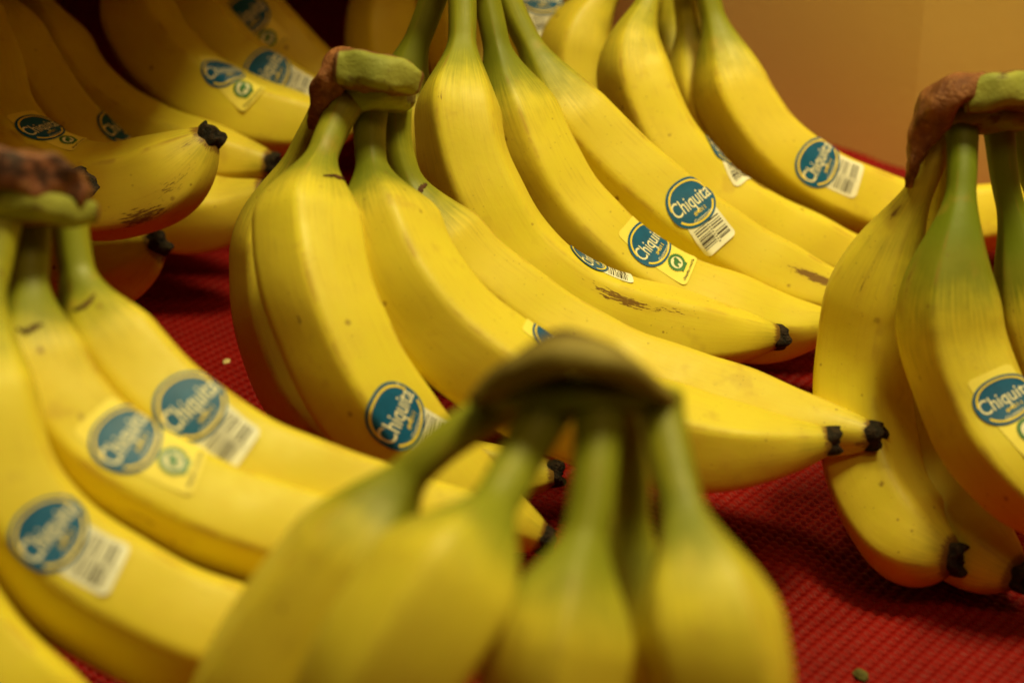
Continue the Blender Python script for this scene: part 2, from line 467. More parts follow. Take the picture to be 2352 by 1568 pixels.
def layout(kind):
    """flat drawing of a sticker in mm, text upright: list of (layer, colour, verts, faces)"""
    if kind in _cache: return _cache[kind]
    S = []
    A, B = 10.4, 10.0
    word = font_mesh('Chiquita', 8.8, .62, .05)
    num = font_mesh('#4011', 2.5, 1.0, .02)
    land = font_mesh('Guatemala', 1.9, 1.15, .004)
    reg = font_mesh('®', 1.9, 1.0, 0)
    def put(f, x, y): return (f[0] + (x, y), f[1])
    if kind == 'A':
        S.append((0, 'white', *fan(rrect(-7.6, -21.5, 7.6, -2, 2.4), 12)))
        y = -20.0; k = 0
        rg = np.random.RandomState(4)
        while y < -9.6:                                      # bars lie across the tab, in two columns
            for cx0, cx1 in ((-6.3, -.7), (.7, 6.3)):
                w = rg.choice([.25, .3, .5, .75])
                if rg.rand() < .86: S.append((1, 'ink', *bar(cx0, y, cx1, y + w)))
            y += rg.choice([.55, .75, .95, 1.15])
        for q in range(9): S.append((1, 'ink', *bar(-.35, -19.6 + q * 1.15, .35, -19.1 + q * 1.15)))
    else:
        S.append((0, 'yellow', *fan(rrect(-7.8, -22.5, 7.8, 13.2, 2.0), 14)))
        ring, frog, band = seal(0, -14.6, 4.4)
        S.append((1, 'cream', *fan(sup(3.1, 3.1, 2, 30, (0, -14.6)), 3)))
        S.append((2, 'green', *ring))
        for f in frog: S.append((2, 'green', *f))
        S.append((3, 'green', *band))
        S.append((1, 'ink', *put(font_mesh('chiquita.com/rfa', 1.9, .95, .012), 0, -21.4)))
    S.append((2.5, 'blue', *fan(sup(A, B, 2.25), 10)))
    S.append((3.5, 'gold', *oval_arc(A - 1.0, B - 1.0, .75, 6, 174)))
    S.append((3.5, 'gold', *oval_arc(A - 1.0, B - 1.0, .75, 206, 334)))
    S.append((3.5, 'cream', *put(word, 0, -2.5)))
    S.append((3.5, 'cream', *put(reg, 9.0, 3.6)))
    S.append((3.5, 'gold', *put(num, 1.0, -5.6)))
    S.append((3.5, 'cream', *put(land, .6, -7.9)))
    _cache[kind] = S
    return S
def sticker(f, kind, s0, p0, ang, parent, origin, seed):
    """wraps the flat drawing on the peel; ang = direction of the sticker's foot on the skin"""
    V, Fc, MI = [], [], []
    r = float(f.rad(s0) * f.section(s0, p0))
    ca, sa = math.cos(ang), math.sin(ang)
    k = .93
    for layer, colr, v, fc in layout(kind):
        down, right = -v[:, 1] * k / 1000, v[:, 0] * k / 1000
        # foot direction = (ca, sa) in (s, arc); right-hand side chosen so the text is not mirrored
        ds = down * ca - right * sa * SIDE
        da = down * sa + right * ca * SIDE
        lift = .00016 + layer * .00011 + .0011 * np.clip((down - .014) / .007, 0, 1) ** 2 * (.3 + .7 * ((seed * 7) % 10) / 10)
        P = f.surf(s0 + ds, p0 + da / r, lift)
        Fc += [tuple(i + len(V) for i in q) for q in fc]
        MI += [SKN.index(colr)] * len(fc)
        V += list(P)
    return new_mesh('sticker', V, Fc, None, parent, mats=[SK[n] for n in SKN], mi=MI, origin=origin, smooth=True)
SIDE = -1

# ---------------------------------------------------------------- bananas
BUNCHES = [
 dict(label='yellow banana bunch with upright brown-edged green crown and four long fingers ending in dark tips', base=[-0.0168, 0.635, 0.002],
  pieces=[{'name': 'crown', 'kind': 'cut', 'pts': [[-0.0528, 0.6693, 0.1521], [-0.0454, 0.6673, 0.1527], [-0.0378, 0.6665, 0.1513], [-0.033, 0.6676, 0.149]], 'rr': [[0.0062, 0.011], [0.0064, 0.012], [0.006, 0.012], [0.0044, 0.01]], 'lean': 0, 'e': 4},
          {'name': 'crown_base', 'kind': 'green', 'pts': [[-0.0576, 0.6756, 0.1406], [-0.0517, 0.673, 0.1421], [-0.0447, 0.673, 0.1421], [-0.0362, 0.6782, 0.1391]], 'rr': [[0.005, 0.009], [0.006, 0.01], [0.0055, 0.01], [0.004, 0.008]], 'lean': 0, 'e': 2.6},
          {'name': 'torn_skin', 'kind': 'cork', 'pts': [[-0.0643, 0.6707, 0.1335], [-0.0622, 0.6696, 0.14], [-0.0587, 0.6689, 0.1471], [-0.0551, 0.6709, 0.153], [-0.0518, 0.6711, 0.1534]], 'rr': [[0.0016, 0.003], [0.0034, 0.006], [0.0048, 0.009], [0.0054, 0.011], [0.0056, 0.0115]], 'lean': 0, 'e': 3}],
  fingers=[
   dict(pts=[[-0.06, 0.6808, 0.1355], [-0.0697, 0.6768, 0.1194], [-0.0768, 0.6721, 0.1041], [-0.0788, 0.6641, 0.0871], [-0.0746, 0.6501, 0.065], [-0.0623, 0.6396, 0.0452], [-0.0429, 0.6342, 0.0308], [-0.0169, 0.6322, 0.0227], [0.0137, 0.6346, 0.0229]], roll=0.5, green=0.55, tipstyle=1, R=0.01683, stem=0.026, neck=0.028, rs=0.0054, taper=0.05, sharp=0.56, rtip=0.0047, seed=3, stickers=[], scars=[], cracks=[]),
   dict(pts=[[-0.0535, 0.6673, 0.142], [-0.0589, 0.6551, 0.1339], [-0.0624, 0.6415, 0.1255], [-0.0639, 0.6287, 0.1164], [-0.0614, 0.6154, 0.1063], [-0.0565, 0.6046, 0.0944], [-0.0489, 0.5953, 0.0812], [-0.0381, 0.5904, 0.0656], [-0.0251, 0.5881, 0.0505], [-0.0076, 0.5866, 0.0371], [0.0094, 0.5856, 0.0288]], roll=-0.938, green=0.7, tipstyle=1, R=0.018564, stem=0.026, neck=0.022, rs=0.0054, taper=0.05, sharp=0.56, rtip=0.0047, seed=5, stickers=[['A', 0.1142, 0.044, -0.405]], scars=[[0.0803, 0.829, 0.0017, 0.09, 1.2], [0.0905, 0.96, 0.0017, 0.08, 1.0]], cracks=[[[0.0351, 6.196], [0.0328, 5.847], [0.0294, 4.843], [0.0339, 4.843]]]),
   dict(pts=[[-0.046, 0.6744, 0.1384], [-0.0461, 0.6618, 0.1296], [-0.044, 0.6501, 0.1202], [-0.0368, 0.6309, 0.1055], [-0.0251, 0.6183, 0.0904], [-0.0056, 0.6104, 0.0755], [0.0195, 0.6059, 0.0628], [0.0479, 0.6028, 0.0547], [0.074, 0.6013, 0.052], [0.1, 0.6025, 0.0542]], roll=-0.131, green=0.8, tipstyle=1, R=0.018972, stem=0.027, neck=0.022, rs=0.0054, taper=0.06, sharp=0.56, rtip=0.0047, seed=10, stickers=[['B', 0.1164, 4.974, 0.0]], scars=[[0.2151, 5.323, 0.006, 0.2, 0.7], [0.1772, 5.803, 0.01, 0.1, 0.4]], cracks=[]),
   dict(pts=[[-0.0388, 0.6805, 0.1349], [-0.0381, 0.6744, 0.1235], [-0.0338, 0.6687, 0.1127], [-0.0222, 0.6613, 0.0924], [-0.003, 0.6555, 0.0752], [0.0246, 0.6511, 0.0582], [0.0491, 0.6442, 0.0496], [0.0758, 0.6334, 0.0463], [0.0975, 0.6189, 0.0489], [0.1152, 0.611, 0.0511]], roll=-0.087, green=0.8, tipstyle=1, R=0.017136, stem=0.029, neck=0.02, rs=0.0054, taper=0.06, sharp=0.56, rtip=0.0047, seed=15, stickers=[], scars=[[0.2084, 0.611, 0.0022, 0.25, 1.4], [0.1699, 4.974, 0.003, 0.1, 1.0], [0.065, 6.065, 0.0015, 0.08, 0.9]], cracks=[[[0.0292, 0.0], [0.0292, 5.978], [0.0279, 5.629], [0.0279, 5.28]]]),
  ]),
 dict(label='yellow banana bunch, three overlapping fingers each with a blue sticker, behind the upright green crown', base=[0.0197, 0.747, 0.002],
  pieces=[{'name': 'crown', 'kind': 'green', 'pts': [[-0.0278, 0.776, 0.1547], [-0.0182, 0.7723, 0.1584], [-0.0074, 0.786, 0.1523]], 'rr': [[0.007, 0.009], [0.008, 0.01], [0.007, 0.01]], 'lean': 0, 'e': 2.6}],
  fingers=[
   dict(pts=[[-0.025, 0.7845, 0.1494], [-0.0306, 0.7762, 0.1339], [-0.037, 0.7687, 0.1198], [-0.0404, 0.7659, 0.1038], [-0.0364, 0.7576, 0.0881], [-0.0283, 0.7477, 0.0697], [-0.0155, 0.7406, 0.0499], [0.0039, 0.7357, 0.0342], [0.0251, 0.7362, 0.0267]], roll=0.5, green=0.9, tipstyle=1, R=0.01632, stem=0.034, neck=0.028, rs=0.0054, taper=0.05, sharp=0.56, rtip=0.0047, seed=17, stickers=[], scars=[], cracks=[]),
   dict(pts=[[-0.0189, 0.766, 0.1572], [-0.0175, 0.7532, 0.1437], [-0.0179, 0.7388, 0.1294], [-0.0186, 0.7205, 0.1121], [-0.0119, 0.7076, 0.0921], [0.0024, 0.6987, 0.0711], [0.0174, 0.6959, 0.0594], [0.0344, 0.6948, 0.051], [0.0625, 0.6971, 0.0427], [0.0947, 0.7, 0.0394]], roll=0.436, green=0.85, tipstyle=1, R=0.01734, stem=0.036, neck=0.024, rs=0.0054, taper=0.05, sharp=0.56, rtip=0.0047, seed=22, stickers=[['A', 0.1371, 4.756, 0.084]], scars=[[0.1534, 5.803, 0.018, 0.13, 1.35], [0.1711, 5.716, 0.015, 0.11, 1.0], [0.1439, 5.716, 0.02, 0.15, 0.7], [0.0584, 0.305, 0.003, 0.12, 1.0]], cracks=[]),
   dict(pts=[[-0.013, 0.7852, 0.1508], [-0.0081, 0.7743, 0.1346], [-0.0041, 0.7625, 0.1187], [0.0022, 0.7513, 0.102], [0.0128, 0.7398, 0.0802], [0.0276, 0.7321, 0.0637], [0.0493, 0.727, 0.0476], [0.0717, 0.7241, 0.038], [0.0986, 0.7247, 0.0305], [0.1206, 0.7273, 0.0313]], roll=4.957, green=0.95, tipstyle=1, R=0.01734, stem=0.038, neck=0.026, rs=0.0054, taper=0.05, sharp=0.56, rtip=0.0047, seed=27, stickers=[['B', 0.1305, 5.323, 0.087]], scars=[[0.1977, 5.585, 0.014, 0.3, 0.6]], cracks=[]),
   dict(pts=[[-0.0075, 0.8045, 0.1445], [-0.0002, 0.7961, 0.1286], [0.0085, 0.7861, 0.1141], [0.0211, 0.7742, 0.0938], [0.0358, 0.7677, 0.0794], [0.0531, 0.7622, 0.0649], [0.0847, 0.7553, 0.0433], [0.1131, 0.7521, 0.0311], [0.1383, 0.7534, 0.0271]], roll=5.219, green=0.8, tipstyle=1, R=0.01785, stem=0.04, neck=0.03, rs=0.0054, taper=0.05, sharp=0.56, rtip=0.0047, seed=32, stickers=[['A', 0.1206, 5.76, 0.313]], scars=[[0.1803, 5.76, 0.013, 0.16, 1.9], [0.1725, 5.803, 0.01, 0.1, 1.2], [0.1751, 4.8, 0.008, 0.05, 0.9]], cracks=[]),
  ]),
 dict(label='yellow banana bunch beside the tan wall, one blue sticker on its outer finger', base=[0.0927, 0.851, 0.002],
  pieces=[{'name': 'crown', 'kind': 'green', 'pts': [[0.0534, 0.8644, 0.1293], [0.0661, 0.8701, 0.1293], [0.0807, 0.8736, 0.1254]], 'rr': [[0.006, 0.009], [0.007, 0.01], [0.006, 0.009]], 'lean': 0, 'e': 2.6}],
  fingers=[
   dict(pts=[[0.057, 0.8921, 0.1175], [0.0445, 0.8918, 0.1062], [0.0309, 0.8841, 0.0917], [0.0267, 0.8738, 0.0724], [0.0336, 0.8618, 0.0498], [0.0518, 0.8506, 0.0288], [0.0774, 0.8429, 0.0143]], roll=0.5, green=0.4, tipstyle=1, R=0.01734, stem=0.024, neck=0.028, rs=0.0054, taper=0.05, sharp=0.56, rtip=0.0047, seed=34, stickers=[], scars=[], cracks=[]),
   dict(pts=[[0.0589, 0.8535, 0.1301], [0.0546, 0.8406, 0.1164], [0.0483, 0.8285, 0.1045], [0.0496, 0.8173, 0.0896], [0.0591, 0.8046, 0.07], [0.0787, 0.7952, 0.0503], [0.1089, 0.7913, 0.0344], [0.1334, 0.7901, 0.0258], [0.1527, 0.7915, 0.0242]], roll=-0.654, green=0.6, tipstyle=1, R=0.01734, stem=0.026, neck=0.028, rs=0.0054, taper=0.05, sharp=0.56, rtip=0.0047, seed=39, stickers=[['A', 0.0982, 5.018, 0.399]], scars=[[0.1234, 5.236, 0.006, 0.25, 1.6], [0.1353, 4.974, 0.02, 0.15, 0.7], [0.0623, 0.916, 0.0018, 0.08, 1.2], [0.0647, 0.873, 0.0018, 0.08, 1.2], [0.0575, 0.829, 0.0015, 0.07, 1.0]], cracks=[]),
   dict(pts=[[0.0703, 0.8873, 0.1191], [0.0724, 0.8771, 0.0999], [0.0751, 0.8678, 0.0824], [0.0805, 0.858, 0.064], [0.0937, 0.8472, 0.0438], [0.114, 0.8424, 0.0282], [0.1407, 0.8393, 0.016], [0.165, 0.8412, 0.0111]], roll=0.5, green=0.6, tipstyle=1, R=0.01683, stem=0.034, neck=0.024, rs=0.0054, taper=0.05, sharp=0.56, rtip=0.0047, seed=44, stickers=[], scars=[], cracks=[]),
   dict(pts=[[0.0657, 0.9114, 0.1111], [0.0668, 0.9038, 0.0905], [0.0679, 0.8961, 0.0717], [0.0744, 0.8856, 0.0519], [0.0884, 0.875, 0.0322], [0.1089, 0.8672, 0.0174], [0.135, 0.8619, 0.0075]], roll=0.5, green=0.5, tipstyle=1, R=0.01632, stem=0.03, neck=0.028, rs=0.0054, taper=0.05, sharp=0.56, rtip=0.0047, seed=49, stickers=[], scars=[], cracks=[]),
   dict(pts=[[0.0767, 0.8728, 0.1238], [0.0801, 0.8625, 0.1088], [0.0843, 0.8541, 0.095], [0.0908, 0.8414, 0.0755], [0.1041, 0.8321, 0.058], [0.123, 0.8279, 0.0437], [0.1513, 0.8272, 0.0316], [0.1782, 0.8296, 0.0255], [0.2021, 0.8336, 0.0266], [0.226, 0.8388, 0.0322]], roll=5.349, green=0.85, tipstyle=1, R=0.017136, stem=0.03, neck=0.028, rs=0.0054, taper=0.05, sharp=0.56, rtip=0.0047, seed=54, stickers=[['A', 0.1015, 5.89, -0.034]], scars=[[0.1353, 5.934, 0.015, 0.2, 0.5]], cracks=[]),
  ]),
 dict(label='banana bunch with torn brown strip on its crown, green stems and two curled dark tips', base=[0.1511, 0.6335, 0.002],
  pieces=[{'name': 'crown', 'kind': 'cut', 'pts': [[0.1433, 0.6526, 0.1505], [0.1497, 0.6519, 0.1514], [0.1584, 0.654, 0.151], [0.1639, 0.6577, 0.1473]], 'rr': [[0.0062, 0.011], [0.0062, 0.012], [0.0058, 0.012], [0.0036, 0.01]], 'lean': 0, 'e': 4},
          {'name': 'crown_base', 'kind': 'green', 'pts': [[0.1378, 0.6565, 0.1408], [0.1445, 0.656, 0.1421], [0.153, 0.6569, 0.1417], [0.1634, 0.6623, 0.1389]], 'rr': [[0.0046, 0.008], [0.005, 0.01], [0.005, 0.01], [0.004, 0.009]], 'lean': 0, 'e': 2.6},
          {'name': 'torn_skin', 'kind': 'cork', 'pts': [[0.126, 0.6453, 0.1242], [0.1274, 0.6454, 0.1328], [0.13, 0.6474, 0.1409], [0.1331, 0.6488, 0.1477], [0.1372, 0.651, 0.1519], [0.1433, 0.653, 0.1513]], 'rr': [[0.0013, 0.002], [0.0026, 0.004], [0.0044, 0.006], [0.0062, 0.009], [0.0056, 0.011], [0.0056, 0.0115]], 'lean': 0, 'e': 3}],
  fingers=[
   dict(pts=[[0.1374, 0.6586, 0.1362], [0.1323, 0.6497, 0.1238], [0.1245, 0.6475, 0.1069], [0.1188, 0.6471, 0.0891], [0.116, 0.6457, 0.0738], [0.1145, 0.6401, 0.0589], [0.1149, 0.6318, 0.0455], [0.117, 0.6186, 0.0335], [0.122, 0.6046, 0.024], [0.1303, 0.5934, 0.02], [0.1398, 0.5861, 0.0212]], roll=-0.153, green=0.35, tipstyle=1, R=0.017952, stem=0.024, neck=0.038, rs=0.0048, taper=0.023, sharp=0.56, rtip=0.0052, seed=51, stickers=[], scars=[[0.0511, 0.393, 0.02, 0.12, 0.8], [0.0552, 5.76, 0.012, 0.1, 1.0], [0.0296, 0.742, 0.0022, 0.15, 1.4], [0.0266, 0.698, 0.0015, 0.1, 1.2]], cracks=[]),
   dict(pts=[[0.1426, 0.6521, 0.1411], [0.1409, 0.636, 0.128], [0.1388, 0.6266, 0.1144], [0.1371, 0.6213, 0.1003], [0.1385, 0.6161, 0.0861], [0.1429, 0.609, 0.0729], [0.1489, 0.5985, 0.0616], [0.1574, 0.587, 0.0527], [0.1689, 0.5816, 0.0426], [0.1834, 0.5821, 0.0351]], roll=0.502, green=1.3, tipstyle=1, R=0.01836, stem=0.028, neck=0.038, rs=0.005, taper=0.05, sharp=0.56, rtip=0.0047, seed=56, stickers=[['B', 0.0965, 5.934, -0.121]], scars=[[0.0515, 1.396, 0.01, 0.16, 0.95], [0.0853, 0.48, 0.015, 0.07, 0.9]], cracks=[]),
   dict(pts=[[0.1558, 0.6599, 0.1387], [0.1582, 0.6541, 0.1215], [0.1639, 0.647, 0.1017], [0.1697, 0.6395, 0.0834], [0.1765, 0.6313, 0.0637], [0.1871, 0.6227, 0.0475], [0.2013, 0.6161, 0.035]], roll=0.873, green=1.3, tipstyle=1, R=0.01632, stem=0.032, neck=0.034, rs=0.0049, taper=0.05, sharp=0.56, rtip=0.0047, seed=61, stickers=[], scars=[[0.057, 0.742, 0.02, 0.15, 0.7]], cracks=[]),
   dict(pts=[[0.1657, 0.6745, 0.1342], [0.173, 0.675, 0.1139], [0.1827, 0.6745, 0.0918], [0.192, 0.6687, 0.0701], [0.2008, 0.6583, 0.0506], [0.2126, 0.65, 0.035]], roll=0.5, green=1.3, tipstyle=1, R=0.0153, stem=0.032, neck=0.028, rs=0.0054, taper=0.05, sharp=0.56, rtip=0.0047, seed=66, stickers=[], scars=[], cracks=[]),
   dict(pts=[[0.1419, 0.6685, 0.1336], [0.1424, 0.669, 0.1133], [0.1415, 0.6687, 0.0913], [0.1391, 0.6604, 0.0694], [0.1374, 0.6468, 0.0503], [0.1377, 0.6316, 0.0323], [0.1415, 0.6137, 0.0199], [0.1497, 0.5951, 0.0169], [0.1602, 0.5834, 0.0161]], roll=0.5, green=0.4, tipstyle=1, R=0.01683, stem=0.03, neck=0.028, rs=0.0048, taper=0.024, sharp=0.56, rtip=0.0052, seed=71, stickers=[], scars=[], cracks=[]),
  ]),
 dict(label='banana bunch with wide dark crown and five green spreading stems, no stickers', base=[0.0029, 0.4103, 0.002],
  pieces=[{'name': 'crown', 'kind': 'cutdark', 'pts': [[-0.0055, 0.438, 0.1645], [0.0028, 0.4334, 0.1728], [0.0112, 0.4314, 0.1776], [0.0206, 0.4315, 0.1757], [0.0291, 0.4337, 0.1692], [0.0343, 0.4355, 0.164]], 'rr': [[0.0022, 0.007], [0.0038, 0.011], [0.0052, 0.013], [0.004200000000000001, 0.012], [0.0028, 0.009], [0.002, 0.006]], 'lean': 0, 'e': 2.4},
          {'name': 'crown_base', 'kind': 'green', 'pts': [[-0.0011, 0.4388, 0.1617], [0.0072, 0.435, 0.1653], [0.015, 0.4333, 0.1662], [0.0249, 0.435, 0.1653], [0.0334, 0.4369, 0.1623]], 'rr': [[0.003, 0.007], [0.004200000000000001, 0.009], [0.0044, 0.01], [0.004, 0.009], [0.003, 0.006]], 'lean': 0, 'e': 2.6}],
  fingers=[
   dict(pts=[[0.0019, 0.4411, 0.1618], [-0.0085, 0.4382, 0.1563], [-0.0189, 0.434, 0.1505], [-0.0281, 0.4299, 0.1408], [-0.0368, 0.4227, 0.1272], [-0.0474, 0.417, 0.1143], [-0.0564, 0.4125, 0.1017], [-0.0629, 0.4101, 0.0822], [-0.0625, 0.41, 0.0629], [-0.0627, 0.4186, 0.0364]], roll=0.916, green=0.9, tipstyle=1, R=0.018156, stem=0.036, neck=0.02, rs=0.005, taper=0.05, sharp=0.56, rtip=0.0047, seed=68, stickers=[], scars=[], cracks=[]),
   dict(pts=[[0.0084, 0.433, 0.1636], [0.0031, 0.4233, 0.158], [-0.0031, 0.4085, 0.1537], [-0.0111, 0.3931, 0.1481], [-0.0194, 0.3831, 0.14], [-0.0267, 0.3771, 0.1287], [-0.0324, 0.3763, 0.1122], [-0.0365, 0.3871, 0.0836], [-0.0405, 0.3956, 0.057]], roll=0.436, green=0.9, tipstyle=1, R=0.018258, stem=0.035, neck=0.02, rs=0.0056, taper=0.05, sharp=0.56, rtip=0.0047, seed=73, stickers=[], scars=[], cracks=[]),
   dict(pts=[[0.0194, 0.4315, 0.165], [0.0184, 0.4185, 0.1576], [0.0167, 0.4071, 0.149], [0.0133, 0.3959, 0.1407], [0.0104, 0.3885, 0.1311], [0.0084, 0.3837, 0.1198], [0.0072, 0.3822, 0.1022], [0.0076, 0.3822, 0.0852], [0.0099, 0.3917, 0.0604]], roll=0, green=0.9, tipstyle=1, R=0.017748, stem=0.038, neck=0.02, rs=0.0054, taper=0.05, sharp=0.56, rtip=0.0047, seed=78, stickers=[], scars=[], cracks=[]),
   dict(pts=[[0.026, 0.4454, 0.1571], [0.0274, 0.4408, 0.1441], [0.0281, 0.4358, 0.1305], [0.0277, 0.4303, 0.116], [0.0271, 0.4273, 0.0996], [0.0276, 0.4248, 0.0758], [0.0293, 0.4272, 0.0525]], roll=0.5, green=0.8, tipstyle=1, R=0.0153, stem=0.032, neck=0.024, rs=0.0046, taper=0.05, sharp=0.56, rtip=0.0047, seed=83, stickers=[], scars=[], cracks=[]),
   dict(pts=[[0.0328, 0.4363, 0.1634], [0.0348, 0.4245, 0.1562], [0.0371, 0.4131, 0.1496], [0.04, 0.401, 0.1417], [0.0417, 0.3924, 0.1341], [0.0441, 0.3859, 0.1218], [0.0443, 0.3872, 0.103], [0.0446, 0.391, 0.0803], [0.0433, 0.3994, 0.0536]], roll=-0.611, green=0.75, tipstyle=1, R=0.017544, stem=0.033, neck=0.024, rs=0.0054, taper=0.05, sharp=0.56, rtip=0.0047, seed=88, stickers=[], scars=[], cracks=[]),
  ]),
 dict(label='banana bunch with reddish brown crown and three fingers with stickers and cracked necks', base=[-0.1007, 0.5065, 0.002],
  pieces=[{'name': 'crown', 'kind': 'cutred', 'pts': [[-0.1446, 0.5479, 0.1709], [-0.135, 0.5466, 0.1706], [-0.1269, 0.5485, 0.1678], [-0.1205, 0.552, 0.1637], [-0.1181, 0.5533, 0.1618]], 'rr': [[0.0072, 0.014], [0.007, 0.015], [0.006, 0.014], [0.0046, 0.011], [0.0032, 0.008]], 'lean': 0, 'e': 5},
          {'name': 'crown_base', 'kind': 'cut', 'pts': [[-0.1425, 0.5448, 0.163], [-0.1327, 0.5427, 0.1634], [-0.1254, 0.546, 0.161], [-0.1196, 0.5527, 0.1566]], 'rr': [[0.0052, 0.012], [0.0056, 0.013], [0.0052, 0.012], [0.004, 0.009]], 'lean': 0, 'e': 3}],
  fingers=[
   dict(pts=[[-0.1253, 0.5683, 0.154], [-0.1232, 0.5611, 0.1426], [-0.1196, 0.5516, 0.131], [-0.111, 0.5404, 0.1184], [-0.0974, 0.5318, 0.1067], [-0.0826, 0.5273, 0.0961], [-0.0647, 0.5245, 0.0865], [-0.0457, 0.5251, 0.0791], [-0.0264, 0.5273, 0.0748], [-0.0081, 0.5307, 0.0748]], roll=5.262, green=0.85, tipstyle=1, R=0.01734, stem=0.027, neck=0.02, rs=0.0054, taper=0.05, sharp=0.56, rtip=0.0047, seed=85, stickers=[['A', 0.0752, 5.847, 0.1]], scars=[], cracks=[[[0.0355, 0.175], [0.0355, 6.24], [0.0344, 6.021], [0.0324, 5.803]]]),
   dict(pts=[[-0.1314, 0.5553, 0.1592], [-0.1309, 0.5458, 0.1499], [-0.1303, 0.5335, 0.1375], [-0.128, 0.5228, 0.1259], [-0.1218, 0.5148, 0.1151], [-0.1117, 0.5087, 0.1058], [-0.0983, 0.5048, 0.0984], [-0.0813, 0.5034, 0.0893], [-0.063, 0.5037, 0.0814], [-0.0445, 0.5055, 0.0763], [-0.0257, 0.509, 0.0744], [-0.0115, 0.513, 0.0754]], roll=5.131, green=0.9, tipstyle=1, R=0.01683, stem=0.029, neck=0.02, rs=0.0054, taper=0.05, sharp=0.56, rtip=0.0047, seed=90, stickers=[['B', 0.0825, 5.672, -0.063]], scars=[[0.0964, 0.524, 0.01, 0.12, 0.9]], cracks=[[[0.0406, 0.087], [0.0418, 6.196], [0.0406, 6.021], [0.0395, 5.803]]]),
   dict(pts=[[-0.1355, 0.5398, 0.1643], [-0.1371, 0.5297, 0.1537], [-0.139, 0.5139, 0.1411], [-0.1387, 0.5007, 0.129], [-0.1352, 0.4898, 0.1171], [-0.1269, 0.4806, 0.1018], [-0.1142, 0.476, 0.0911], [-0.0985, 0.4739, 0.0808], [-0.0794, 0.4732, 0.071], [-0.0612, 0.4752, 0.064], [-0.0434, 0.4796, 0.0594], [-0.0286, 0.4839, 0.0591]], roll=5.349, green=0.7, tipstyle=1, R=0.018972, stem=0.029, neck=0.028, rs=0.0054, taper=0.05, sharp=0.56, rtip=0.0047, seed=95, stickers=[['A', 0.0971, 5.978, -0.077]], scars=[], cracks=[]),
   dict(pts=[[-0.1398, 0.5237, 0.1679], [-0.1484, 0.5087, 0.1527], [-0.1543, 0.4921, 0.1363], [-0.1537, 0.4761, 0.119], [-0.1483, 0.4628, 0.1004], [-0.1385, 0.4531, 0.0841], [-0.1257, 0.4476, 0.0717], [-0.1102, 0.4456, 0.0594], [-0.0924, 0.4459, 0.0495]], roll=0.5, green=0.6, tipstyle=1, R=0.018972, stem=0.03, neck=0.028, rs=0.0054, taper=0.05, sharp=0.56, rtip=0.0047, seed=100, stickers=[], scars=[], cracks=[]),
  ]),
 dict(label='shaded banana bunch with fat upturned brown tips resting above the red mat', base=[-0.1738, 0.7915, 0.002],
  pieces=[{'name': 'crown', 'kind': 'green', 'pts': [[-0.2308, 0.8519, 0.1378], [-0.2199, 0.8584, 0.1393], [-0.2054, 0.8786, 0.1348]], 'rr': [[0.007, 0.011], [0.008, 0.012], [0.007, 0.011]], 'lean': 0, 'e': 2.6}],
  fingers=[
   dict(pts=[[-0.2273, 0.8503, 0.1348], [-0.2163, 0.8199, 0.1201], [-0.203, 0.79, 0.1065], [-0.1947, 0.7683, 0.0913], [-0.1796, 0.7544, 0.0822], [-0.1587, 0.7465, 0.0758], [-0.1358, 0.7445, 0.0785], [-0.1194, 0.7459, 0.0876], [-0.1103, 0.7475, 0.0969]], roll=4.739, green=0.5, tipstyle=1, R=0.01938, stem=0.022, neck=0.028, rs=0.0054, taper=0.03, sharp=0.56, rtip=0.0054, seed=102, stickers=[['B', 0.1217, 5.323, -0.062]], scars=[[0.1681, 1.047, 0.012, 0.25, 1.2], [0.1819, 0.742, 0.012, 0.3, 0.85], [0.1944, 0.044, 0.008, 0.3, 0.8]], cracks=[]),
   dict(pts=[[-0.2191, 0.8734, 0.1291], [-0.2081, 0.8485, 0.11], [-0.1971, 0.8322, 0.0921], [-0.1842, 0.8193, 0.0765], [-0.1699, 0.8099, 0.0631], [-0.1513, 0.8049, 0.0493], [-0.1306, 0.8008, 0.0417], [-0.1113, 0.7994, 0.0433], [-0.0953, 0.7959, 0.0537]], roll=-1.353, green=0.4, tipstyle=1, R=0.01836, stem=0.026, neck=0.028, rs=0.0054, taper=0.04, sharp=0.56, rtip=0.0047, seed=107, stickers=[['A', 0.109, 4.887, 0.031]], scars=[], cracks=[]),
   dict(pts=[[-0.2099, 0.8946, 0.1223], [-0.2008, 0.8853, 0.1046], [-0.1915, 0.8722, 0.0865], [-0.1791, 0.8568, 0.0703], [-0.1592, 0.8441, 0.0591], [-0.1379, 0.8357, 0.054], [-0.1159, 0.8293, 0.0527], [-0.0973, 0.8239, 0.0531]], roll=-0.393, green=0.35, tipstyle=1, R=0.01734, stem=0.026, neck=0.028, rs=0.0054, taper=0.045, sharp=0.56, rtip=0.0047, seed=112, stickers=[], scars=[], cracks=[]),
   dict(pts=[[-0.2279, 0.7878, 0.145], [-0.2208, 0.7553, 0.1265], [-0.2107, 0.7249, 0.112], [-0.1984, 0.706, 0.1019], [-0.1834, 0.6963, 0.0964], [-0.1661, 0.6913, 0.0957], [-0.1538, 0.6908, 0.0988], [-0.1462, 0.691, 0.1035]], roll=0.5, green=0.4, tipstyle=1, R=0.01683, stem=0.026, neck=0.028, rs=0.0054, taper=0.03, sharp=0.56, rtip=0.0052, seed=117, stickers=[], scars=[], cracks=[]),
